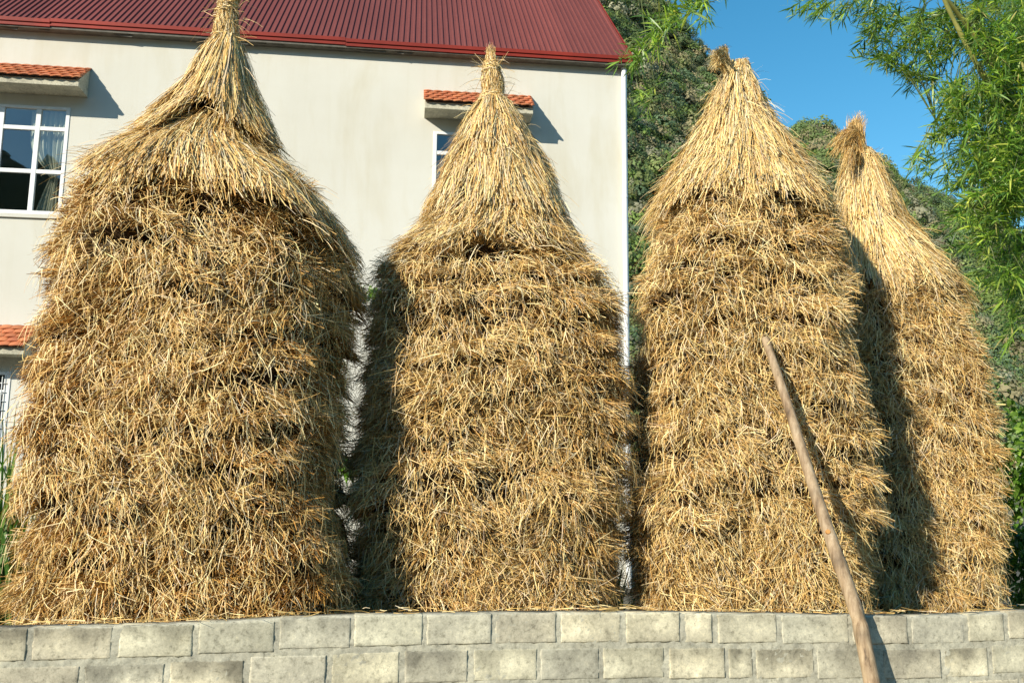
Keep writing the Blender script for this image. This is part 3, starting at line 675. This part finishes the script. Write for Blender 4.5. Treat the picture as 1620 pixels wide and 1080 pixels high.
STK = [
 dict(label="widest straw stack with a two-tier thatch cap, beside the big left window", Yc=6.15, ratio=.86,
      keys=[(985, 10, 572), (900, 20, 568), (800, 30, 563), (700, 23, 562), (600, 32, 555), (500, 54, 560), (440, 62, 570), (400, 64, 560), (350, 82, 530), (300, 112, 498), (270, 148, 470), (245, 182, 447), (222, 226, 430), (200, 250, 421), (150, 288, 403), (100, 323, 387), (80, 334, 382), (60, 337, 380), (40, 339, 377), (22, 343, 374), (12, 348, 372), (0, 343, 380), (-8, 345, 382), (-16, 356, 376)],
      shoulder=300, tiers=[(208, 284, 335, 408, -.07, .075, 12500, (.22, .44)), (72, 236, 214, 238, .0, .085, 10500, (.3, .6))], knot=(76, -14), ties=(70, 14), n=64000,
      dent=[(318, 205, .13, .22), (500, 420, .14, .10)], cols=[3, 4, 4, 2, 3, 2.0, 3], tcols=[4, 4, 2, 3, 1.5, .7, 3]),
 dict(label="straw stack standing before the small middle window, its left side shaded", Yc=6.98, ratio=.92,
      keys=[(968, 540, 988), (900, 541, 991), (800, 541, 991), (700, 553, 996), (600, 571, 992), (500, 585, 976), (450, 592, 964), (425, 599, 950), (405, 616, 930), (385, 650, 908), (350, 680, 897), (300, 694, 879), (250, 713, 857), (200, 737, 833), (172, 752, 812), (160, 760, 800), (148, 764, 796), (130, 760, 798), (114, 765, 791), (106, 768, 788), (98, 767, 787), (90, 770, 783)],
      shoulder=385, tiers=[(345, 418, 398, 430, -.03, .0, 4200, (.14, .32)), (255, 362, 352, 394, .0, .055, 8500, (.22, .45)), (165, 262, 265, 285, .0, .03, 5500, (.25, .45))], knot=(162, 92), ties=(160, 108), n=52000,
      dent=[(728, 335, .10, .20), (742, 312, .09, .20), (812, 352, .07, .14), (700, 358, .06, .1)], cols=[4, 4, 3, 2.5, 2, 1.2, 3], tcols=[4, 3, 1.5, 4, 1, .5, 4]),
 dict(label="straw stack with a brown pole leaning into its front", Yc=7.08, ratio=.90,
      keys=[(968, 986, 1400), (900, 986, 1400), (800, 982, 1392), (700, 983, 1382), (600, 986, 1379), (500, 990, 1368), (450, 999, 1359), (400, 1015, 1347), (350, 1020, 1328), (320, 1032, 1310), (300, 1044, 1295), (250, 1077, 1260), (200, 1108, 1230), (150, 1128, 1199), (130, 1134, 1192), (115, 1144, 1188), (104, 1150, 1185)],
      shoulder=345, tiers=[(255, 352, 338, 362, .0, .015, 9500, (.20, .42)), (180, 300, 285, 300, .0, .015, 9500, (.28, .5)), (118, 205, 215, 210, .0, .02, 5500, (.25, .45))], knot=(128, 106), ties=(128,), n=52000,
      dent=[(1216, 545, .07, .10)], cols=[4, 4, 3, 3, 1.6, .8, 3], tcols=[5, 3, 1, 4, .6, .2, 3]),
 dict(label="straw stack with a shaggy drooping tuft, partly hidden behind the pole's stack", Yc=7.80, ratio=.78,
      keys=[(968, 1300, 1604), (900, 1300, 1606), (800, 1300, 1597), (700, 1300, 1580), (600, 1300, 1567), (540, 1299, 1555), (500, 1298, 1542), (460, 1298, 1522), (430, 1300, 1504), (400, 1304, 1482), (380, 1314, 1460), (366, 1322, 1440), (340, 1326, 1424), (300, 1329, 1410), (270, 1335, 1397), (250, 1341, 1386), (240, 1347, 1380)],
      shoulder=468, tiers=[(352, 478, 462, 480, .0, .03, 8000, (.26, .5)), (248, 358, 356, 368, .0, .03, 7000, (.3, .6))], knot=(256, 242), ties=(252,), n=46000,
      dent=[], cols=[4, 4, 3, 2.5, 2, 1, 3], tcols=[5, 3, 1, 4, .6, .3, 3]),
]
stacks = []
for si, d in enumerate(STK):
    sh, kt = d['shoulder'], d['knot'][0]
    st = Stack(d['keys'], d['Yc'], d['ratio'], lambda py: .010 if py < kt else ((.065, .04, .04, .04)[si] if py < sh else (.02, .025, .055, .03)[si]), si * 7); stacks.append(st)
    E = empty("straw_stack", st.base); tag(E, d['label'], "straw stack", "straw stacks behind the block wall")
    dn = dents(st, d['dent']) if d['dent'] else None
    zs_ = st.zat(d['shoulder']); z_top = st.z[-1]
    before = len(COL.objects)
    objs = []
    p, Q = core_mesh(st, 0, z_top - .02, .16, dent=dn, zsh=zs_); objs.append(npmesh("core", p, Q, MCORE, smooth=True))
    b = body_straw(st, d['n'], 0, zs_ + .16, d['cols'], dn, (.95, .4, .2, .25)[si]); objs.append(b.build("body", None))
    for k, (pt, eL, eC, eR, o0, o1, n, L) in enumerate(d['tiers']):
        t = Straw(); thatch(st, t, n, pt, eL, eC, eR, o0, o1, d['tcols'], L, dn, lf=.75 if si == 0 and k == 0 else 0, spread=.13 if si == 1 and k == 0 else .08); objs.append(t.build("thatch_tier", None))
    kn = Straw(); zk0, zk1 = st.zat(d['knot'][0]), st.zat(d['knot'][1]); n = 2600
    th = rng.uniform(-PI, PI, n); z = rng.uniform(zk0 - .05, zk1, n); pA, N, T, H = st.frame(th, z); pB, N2, _, _ = st.frame(th + rng.normal(0, .12, n), np.minimum(z + rng.uniform(.035, .09, n), z_top + .02))
    kn.add(pA + N * rng.uniform(-.01, .018, n)[:, None], pB + N2 * rng.uniform(-.01, .014, n)[:, None], N * .008, rng.uniform(.0035, .006, n), straw_cols(n, [4, 4, 3, 3, 2, 1, 2]), nseg=2, face=N)
    m = 130; th = rng.uniform(-PI, PI, m); z = rng.uniform(zk0 - .12, zk1, m); p, N, T, H = st.frame(th, z); dd = norm(N * rng.uniform(.2, 1, m)[:, None] + T * rng.uniform(-.5, 1.2, m)[:, None] + H * rng.normal(0, .5, m)[:, None]); L = rng.uniform(.06, .22, m)
    kn.add(p, p + dd * L[:, None] - np.array([0, 0, 1]) * (L * .3)[:, None], np.array([0, 0, 1]) * (L * .15)[:, None], rng.uniform(.0022, .004, m), straw_cols(m, [4, 3, 1, 4, 1, .3, 3]), nseg=4)
    top = np.array([np.interp(z_top, st.z, st.cx), st.Yc, z_top])
    if si == 0: tuft(kn, top - (0, 0, .10), top + (.03, -.02, .05), top + (.09, -.03, -.02), .05, .07, 420, [4, 4, 2, 3, 1, .5, 3], .07)
    if si == 1: tuft(kn, top - (0, 0, .08), top + (0, 0, .03), top + (-.01, 0, .07), .05, .05, 380, [3, 4, 3, 2, 2, .5, 2], .06)
    if si == 2:
        r = P(1150, 122, st.Yc); tuft(kn, P(1152, 122, st.Yc - .1), P(1140, 92, st.Yc - .14), P(1128, 106, st.Yc - .17), .035, .055, 500, [3, 2, .5, 5, .3, 0, 1], .07)
        tuft(kn, P(1154, 124, st.Yc - .09), P(1142, 82, st.Yc - .13), P(1132, 92, st.Yc - .16), .05, .075, 1300, [3, 1, .3, 6, 0, 0, 1], .085); tuft(kn, P(1150, 115, st.Yc), P(1142, 78, st.Yc), P(1148, 80, st.Yc), .05, .06, 500, [3, 4, 3, 2, 3, 1, 2], .06)
        tuft(kn, P(1150, 118, st.Yc - .12), P(1136, 150, st.Yc - .2), P(1124, 200, st.Yc - .25), .02, .03, 26, [4, 3, 1, 4, 1, 0, 3], .05)
        tuft(kn, P(1172, 112, st.Yc), P(1176, 96, st.Yc), P(1180, 100, st.Yc), .06, .05, 320, [4, 4, 3, 3, 2, 1, 2], .06)
    if si == 3:
        tuft(kn, P(1362, 258, st.Yc - .05), P(1350, 196, st.Yc - .10), P(1322, 245, st.Yc - .12), .06, .10, 1100, [1, 3, 5, 1, 4, 1, 1], .12)
        tuft(kn, P(1360, 250, st.Yc - .05), P(1352, 205, st.Yc), P(1356, 190, st.Yc), .07, .12, 800, [1, 3, 5, 1, 4, 1, 1], .12)
        tuft(kn, P(1355, 255, st.Yc - .15), P(1345, 230, st.Yc - .2), P(1340, 275, st.Yc - .25), .06, .10, 350, [2, 4, 4, 2, 3, 1, 1], .11)
    objs.append(kn.build("top_knot", None))
    for py in d['ties']:
        ti = Straw(); wrap(st, ti, py, .022, 70, .022); objs.append(ti.build("straw_tie", None))
    for o in objs:
        o.data.transform(Matrix.Translation(-Vector(st.base))); o.parent = E
    print(E.name, len(E.children))

# loose straw along the wall top
n = 260; s = rng.uniform(-3.2, 3.6, n); zt = np.interp(s, [t[0] for t in tops], [t[1] for t in tops])
A = W0 + wt * s[:, None] - wn * rng.uniform(.03, .14, n)[:, None]; A[:, 2] = zt + rng.uniform(.002, .025, n)
an = rng.normal(0, .6, n) + (rng.random(n) < .5) * PI; D = wt * np.cos(an)[:, None] + (-wn) * np.sin(an)[:, None] + np.array([0, 0, 1]) * rng.normal(.02, .10, n)[:, None]
B = A + D * rng.uniform(.04, .16, n)[:, None]; B[:, 2] = np.maximum(B[:, 2], zt + .003)
ls = Straw(); ls.add(A, B, rand_unit(n) * .006, rng.uniform(.003, .006, n), straw_cols(n, [3, 4, 3, 2, 2, 1, 2]))
tag(ls.build("loose_straw", None), "loose straw fallen along the top of the block wall", "straw", kind="stuff")

# ------------------------------------------------------------------ the leaning pole
def mat_pole():
    m, n, l, b = newmat("weathered pole")
    v = coords(n, l, (14, 14, 1.2)); t = noise(n, l, 2.2, 7, .7, v, .3); g = noise(n, l, 5, 6, .65, coords(n, l))
    c = ramp(n, l, t.outputs[0], [(.30, (.10, .065, .035)), (.42, (.29, .205, .12)), (.58, (.44, .335, .215)), (.75, (.60, .50, .36))])
    s = ramp(n, l, g.outputs[0], [(.3, (.62, .55, .50)), (.55, (1, 1, 1)), (.75, (1.12, 1.08, 1.05))])
    x = mixc(n, l, .9, c.outputs[0], s.outputs[0], 'MULTIPLY'); l.new(mixc(n, l, 1.0, x, tintnode(n), 'MULTIPLY'), b.inputs["Base Color"])
    b.inputs["Roughness"].default_value = .7; bump(n, l, b, t.outputs[0], .5, .006); return m
pA = P(1213, 543, 6.30); swB = ww(1343, 972); pB = W0 + wt * swB[0] + wn * .095; pB[2] = swB[1]
# bottom point: image direction towards (1384,1080), in front of the wall
pC = P(1379, 1080, pB[1] - .085); dirp = norm(pB - pA)
pts = []; rad = []; tz = np.linspace(0, 1, 46)
pE = pC + norm(pC - pB) * ((pC[2] + .0) / abs(norm(pC - pB)[2]))
for t in tz:
    z = pA[2] + .04 + (0 - pA[2] - .04) * t
    if z > pB[2]: f = (pA[2] - z) / (pA[2] - pB[2]); p = pA + (pB - pA) * f
    else: f = (pB[2] - z) / (pB[2] - pE[2] + 1e-6); p = pB + (pE - pB) * f
    p = p + np.array([.006 * math.sin(t * 11), .004 * math.sin(t * 7 + 1), 0]); r = .027 + (.053 - .027) * t ** 1.0
    r *= 1 + .07 * math.exp(-((t * 6.3 % 1 - .5) / .06) ** 2) + rng.normal(0, .006); pts.append(p); rad.append(r)
pts[-1][2] = 0
pl = MB(); pl.tube([p - pts[-1] for p in pts], rad, 20)
pl.c = [tuple(np.array([1, .97, .92]) * (1 - .38 * math.exp(-((((i // 20) / 45 * 6.3) % 1 - .5) / .045) ** 2)) * (.90 + .2 * math.sin(i // 20 * .9) ** 2 * .5)) for i in range(len(pl.v))]
pole = pl.build("wooden_pole", mat_pole(), None, smooth=True); pole.location = pts[-1]
tag(pole, "weathered brown pole leaning over the block wall into a straw stack", "pole")
# sawn branch stub
kp = P(1299, 841, 5.6)
best = min(range(len(pts)), key=lambda i: abs(pts[i][2] - on_plane(1299, 841, pts[20], np.array([0, -1.0, 0]))[2]))
km = MB(); c = pts[best] - pts[-1]; km.tube([c + np.array([-.015, -rad[best] * .80, 0]), c + np.array([-.017, -rad[best] * 1.10, .004])], [.017, .014], 9); km.col = (1, 1, 1)
km.build("branch_stub", mat_plain("cut wood", (.50, .24, .07), .8, .2, 30), pole)

# ------------------------------------------------------------------ leaves
def leaves(base, d, nrm, L, w, col, droop):
    """pointed leaves: two faces each, arched downwards"""
    n = len(base); s = norm(np.cross(d, nrm)); Z = np.array([0, 0, -1.0])
    def pt(t, k): return base + d * (L * t)[:, None] + Z * (droop * L * t * t)[:, None] + s * (w * k)[:, None]
    V = np.stack([pt(0, -.12), pt(0, .12), pt(.30, .5), pt(.30, -.5), pt(.65, .42), pt(.65, -.42), pt(1, .02), pt(1, -.02)], 1)
    V[:, 2:6] += (nrm * (w * .22)[:, None])[:, None, :]
    V = V.reshape(-1, 3); b = np.arange(n)[:, None] * 8
    Q = np.stack([b + np.array([0, 1, 2, 3]), b + np.array([3, 2, 4, 5]), b + np.array([5, 4, 6, 7])], 1).reshape(-1, 4)
    return V, Q, np.repeat(col, 8, 0)
def leaf_cols(n, pal, wt_=None):
    pal = np.array(pal); return pal[rng.choice(len(pal), n, p=wt_)] * rng.uniform(.7, 1.3, (n, 1))
BAMB = [(.21, .34, .055), (.13, .24, .045), (.33, .44, .065), (.48, .52, .09), (.07, .15, .035), (.52, .46, .16)]
BW = [.28, .30, .16, .06, .18, .02]

# ------------------------------------------------------------------ bamboo
clumpE = empty("bamboo_clump", (6.35, 9.6, 0)); CB = np.array([6.35, 9.6, 0.0])
tag(clumpE, "tall green bamboo clump arching in over the rightmost straw stack", "bamboo")
def mat_culm():
    m, n, l, b = newmat("bamboo culm"); t = noise(n, l, 4, 5, .6, coords(n, l)); r = ramp(n, l, t.outputs[0], [(.3, (.10, .12, .03)), (.55, (.26, .25, .06)), (.8, (.42, .38, .16))])
    l.new(r.outputs[0], b.inputs["Base Color"]); b.inputs["Roughness"].default_value = .45; return m
MCULM = mat_culm()
def bezier(a, b, c, d, n=24):
    a, b, c, d = map(np.array, (a, b, c, d)); t = np.linspace(0, 1, n)[:, None]
    return (1 - t) ** 3 * a + 3 * (1 - t) ** 2 * t * b + 3 * (1 - t) * t * t * c + t ** 3 * d
def culm_mesh(path, r0, r1):
    m = MB(); n = len(path); rr = []; pp = []
    for i in range(n):
        r = r0 + (r1 - r0) * i / (n - 1); pp.append(path[i] - CB); rr.append(r * (1.18 if i % 2 == 0 else .98))
    m.tube(pp, rr, 9); return m
main_top = P(1485, -10, 8.0)
c_main = np.vstack([bezier(CB + (0, 0, 0), CB + (.1, -.1, 2.6), P(1690, 320, 8.6), P(1560, 128, 8.15), 20), bezier(P(1560, 128, 8.15), P(1535, 85, 8.1), P(1500, 20, 8.0), P(1455, -90, 7.9), 12)[1:]])
c_over = bezier(CB + (-.15, -.2, 0), CB + (-.2, -.5, 5.0), P(1500, -330, 7.6), P(1010, -45, 7.0), 40)
c_b = bezier(CB + (.2, .1, 0), CB + (.2, .1, 3.0), P(1740, 60, 9.0), P(1680, -80, 8.8), 26)
c_c = bezier(CB + (.05, -.35, 0), CB + (0, -.6, 2.0), P(1660, 330, 8.4), P(1540, 330, 7.9), 26)
c_d = bezier(CB + (-.1, .3, 0), CB + (0, .5, 2.5), P(1690, 200, 9.8), P(1480, 190, 9.2), 26)
culms = [(c_main, .040, .015), (c_over, .042, .010), (c_b, .038, .012), (c_c, .030, .008), (c_d, .034, .009)]
for path, r0, r1 in culms: culm_mesh(path, r0, r1).build("culm", MCULM, clumpE, smooth=True)
nodes = np.vstack([c[0][len(c[0]) // 4:] for c in culms]); nown = np.concatenate([np.full(len(c[0]) - len(c[0]) // 4, i) for i, c in enumerate(culms)])
SP = [(1585, 40, 60, 60, 200), (1605, 150, 42, 80, 230), (1605, 270, 42, 60, 200), (1545, 150, 45, 50, 70), (1560, 240, 40, 45, 90), (1500, 50, 60, 45, 80), (1420, 40, 60, 36, 44), (1330, 8, 70, 16, 26), (1440, 95, 40, 24, 20), (1395, 85, 30, 16, 12), (1455, 128, 28, 14, 14),
      (1500, 150, 36, 22, 14), (1490, 205, 26, 18, 10), (1468, 248, 20, 16, 6), (1520, 195, 30, 26, 14), (1510, 280, 34, 22, 14), (1480, 265, 16, 12, 4), (1575, 320, 46, 30, 80), (1525, 340, 22, 12, 8), (1582, 385, 42, 30, 50), (1560, 430, 36, 14, 14), (1606, 440, 22, 36, 34), (1606, 500, 14, 24, 10), (1520, 385, 18, 12, 6), (1415, 340, 12, 25, 3),
      (1095, 8, 36, 12, 10), (1050, 25, 24, 16, 8), (1028, 60, 18, 20, 6), (1012, 90, 10, 14, 3), (1022, 150, 12, 7, 3), (988, 78, 6, 6, 1), (1210, -40, 90, 14, 4), (1720, 150, 90, 240, 190), (1480, -70, 190, 50, 70), (1690, 480, 70, 90, 60)]
bc = []; 
for px, py, rx, ry, n in SP:
    for _ in range(n):
        r = math.sqrt(random.random()); a = random.uniform(0, 2 * PI); x, y = px + rx * r * math.cos(a), py + ry * r * math.sin(a)
        if px < 1250: Y = random.uniform(6.6, 7.2)
        elif px < 1460: Y = random.uniform(9.0, 9.8)
        elif px < 1520: Y = random.uniform(8.2, 9.2)
        else: Y = random.uniform(7.6, 10.2)
        bc.append(P(x, y, Y))
bc = np.array(bc)
fol = []; tw = MB()
for c in bc:
    dist = np.linalg.norm(nodes - c - np.array([0, 0, .25]), axis=1); j = int(np.argmin(dist)); own = int(nown[j]); src = nodes[j]
    dv = c - src; out = norm(dv * np.array([1, 1, .35]) + np.array([-.25, -.15, -.15]) + rng.normal(0, .25, 3))
    nl = random.randint(16, 26); Lt = random.uniform(.14, .30); t = np.sort(rng.uniform(.0, 1, nl)); base = c + out * ((t - .5) * Lt)[:, None] + np.array([0, 0, -1]) * (.06 * t * t)[:, None]
    d = norm(out * np.array([1, 1, .5]) * .9 + rng.normal(0, .70, (nl, 3)) * np.array([1, 1, .85]) + np.array([-.1, 0, -.04])); nr = norm(rng.normal(0, .5, (nl, 3)) + np.array([-.2, -.3, .9]))
    L = rng.uniform(.09, .185, nl) * random.uniform(.8, 1.1); bright = random.uniform(.75, 1.25)
    fol.append((base, d, nr, L, L * rng.uniform(.08, .115, nl), leaf_cols(nl, BAMB, BW) * bright, rng.uniform(.0, .28, nl)))
    if dist[j] < 1.2 and random.random() < .35:
        mid = (src + c) / 2 + np.array([0, 0, .10]); tw.tube([src - CB, mid - CB, c - out * Lt * .5 - CB, c + out * Lt * .5 - CB + np.array([0, 0, -.05])], [.006, .0042, .0028, .0014], 5, caps=False)
    else: tw.tube([c - out * Lt * .9 - CB + np.array([0, 0, .03]), c - CB, c + out * Lt * .5 - CB + np.array([0, 0, -.05])], [.003, .0024, .0012], 5, caps=False)
a = [np.concatenate([f[k] for f in fol]) for k in range(7)]
V, Q, C = leaves(a[0] - CB, *a[1:]); npmesh("foliage", V, Q, MLEAF, clumpE, tint=C); tw.build("branches", mat_plain("green twig", (.10, .13, .035), .6, .3, 8), clumpE)

# ------------------------------------------------------------------ other plants
def broad_bush(name, label, cat, loc, cen, rad, n, pal, size, stems=6, group=None):
    loc = np.array(loc, float); E = empty(name, loc); tag(E, label, cat, group); cen = np.array(cen) - loc; rad = np.array(rad)
    sb = MB(); tips = []
    for k in range(stems):
        tip = cen + rand_unit(1)[0] * rad * .75; tips.append(tip); sb.tube(bezier((rng.normal(0, .05), rng.normal(0, .05), 0), tip * np.array([.2, .2, .4]), tip * np.array([.7, .7, .8]), tip, 8), np.linspace(.016 if stems > 1 else .006, .004, 8), 6)
    sb.build("stem", mat_plain("bark", (.12, .09, .06), .9, .3, 20), E, smooth=True)
    nc = max(4, n // 14); cl = cen + rand_unit(nc) * rng.random((nc, 1)) ** .45 * rad; i = rng.integers(0, nc, n)
    base = cl[i] + rng.normal(0, 1, (n, 3)) * rad.min() * .13; out = norm(base - cen + rng.normal(0, .3, (n, 3)))
    d = norm(out + rng.normal(0, .5, (n, 3)) + np.array([0, 0, -.25])); nr = norm(rng.normal(0, .45, (n, 3)) + np.array([-.3, -.4, .8])); L = rng.uniform(size[0], size[1], n)
    cb = rng.uniform(.7, 1.3, nc)[i]
    V, Q, C = leaves(base, d, nr, L, L * rng.uniform(.38, .55, n), leaf_cols(n, pal) * cb[:, None], rng.uniform(.05, .4, n)); npmesh("foliage", V, Q, MLEAF, E, tint=C); return E
GREEN = [(.12, .24, .030), (.17, .30, .04), (.08, .16, .025), (.22, .34, .05)]
pb = P(1668, 735, 7.5)
broad_bush("shrub", "bright green leafy shrub to the right of the last stack", "shrub", (pb[0] + .1, 7.5, 0), pb, (.40, .36, .62), 2600, GREEN, (.05, .10))
pb = P(1640, 900, 8.6)
broad_bush("shrub", "dark green shrub low beside the foot of the last stack", "shrub", (pb[0] + .1, 8.6, 0), pb + (.1, .1, 0), (.38, .4, .5), 1500, [(.06, .13, .025), (.09, .17, .03)], (.07, .12))
pb = P(582, 466, 9.3)
sapling = broad_bush("sapling", "thin green sapling in the gap between two left stacks", "sapling", (pb[0] - .45, 9.3, 0), pb, (.15, .2, .12), 70, [(.12, .22, .03), (.16, .26, .04)], (.07, .12), stems=1)
pb = P(548, 740, 9.0)
broad_bush("weed", "green weed low behind the gap between two left stacks", "weed", (pb[0] - .5, 9.0, 0), pb, (.12, .2, .2), 90, GREEN, (.06, .12), stems=1)
def grass_clump(name, label, loc, n, h, spreadxy, pal):
    E = empty(name, loc); tag(E, label, "grass plant"); K = 9; base = np.stack([rng.normal(0, spreadxy, n), rng.normal(0, spreadxy, n), np.zeros(n)], -1)
    az = rng.uniform(-PI, PI, n); hh = rng.uniform(h[0], h[1], n); lean = rng.uniform(.05, .45, n); c = leaf_cols(n, pal); s_ = np.stack([-np.sin(az), np.cos(az), np.zeros(n)], -1); w = rng.uniform(.012, .026, n); rows = []
    for k in range(K):
        t = k / (K - 1); q = base + np.stack([np.cos(az), np.sin(az), np.zeros(n)], -1) * (hh * lean * t ** 2.2)[:, None] + np.array([0, 0, 1]) * (hh * (t - .35 * lean * t ** 3))[:, None]; ww_ = (w * (1 - t ** 2.5) + .001)[:, None]
        rows += [q - s_ * ww_, q + s_ * ww_]
    V = np.stack(rows, 1).reshape(-1, 3); b = np.arange(n)[:, None] * 2 * K
    Q = np.stack([np.concatenate([b + 2 * k, b + 2 * k + 1, b + 2 * k + 3, b + 2 * k + 2], 1) for k in range(K - 1)], 1).reshape(-1, 4)
    npmesh("blades", V, Q, MLEAF, E, tint=np.repeat(c, 2 * K, 0)); return E
g1 = P(-4, 700, 8.0); grass_clump("tall_grass", "tall green grass blades beside the widest stack's left edge", (g1[0], 8.0, 0), 170, (1.3, 2.45), .16, [(.06, .14, .025), (.10, .20, .03), (.14, .24, .04)])
g2 = P(968, 935, 8.1); grass_clump("tall_grass", "small green grass tuft in the gap beside the pole's stack", (g2[0], 8.1, 0), 60, (.7, 1.15), .06, [(.05, .11, .02), (.09, .17, .03)])
print("stack tops", [float(s.z[-1]) for s in stacks], "roof tan", TAN, "eave", z_r, ZW)
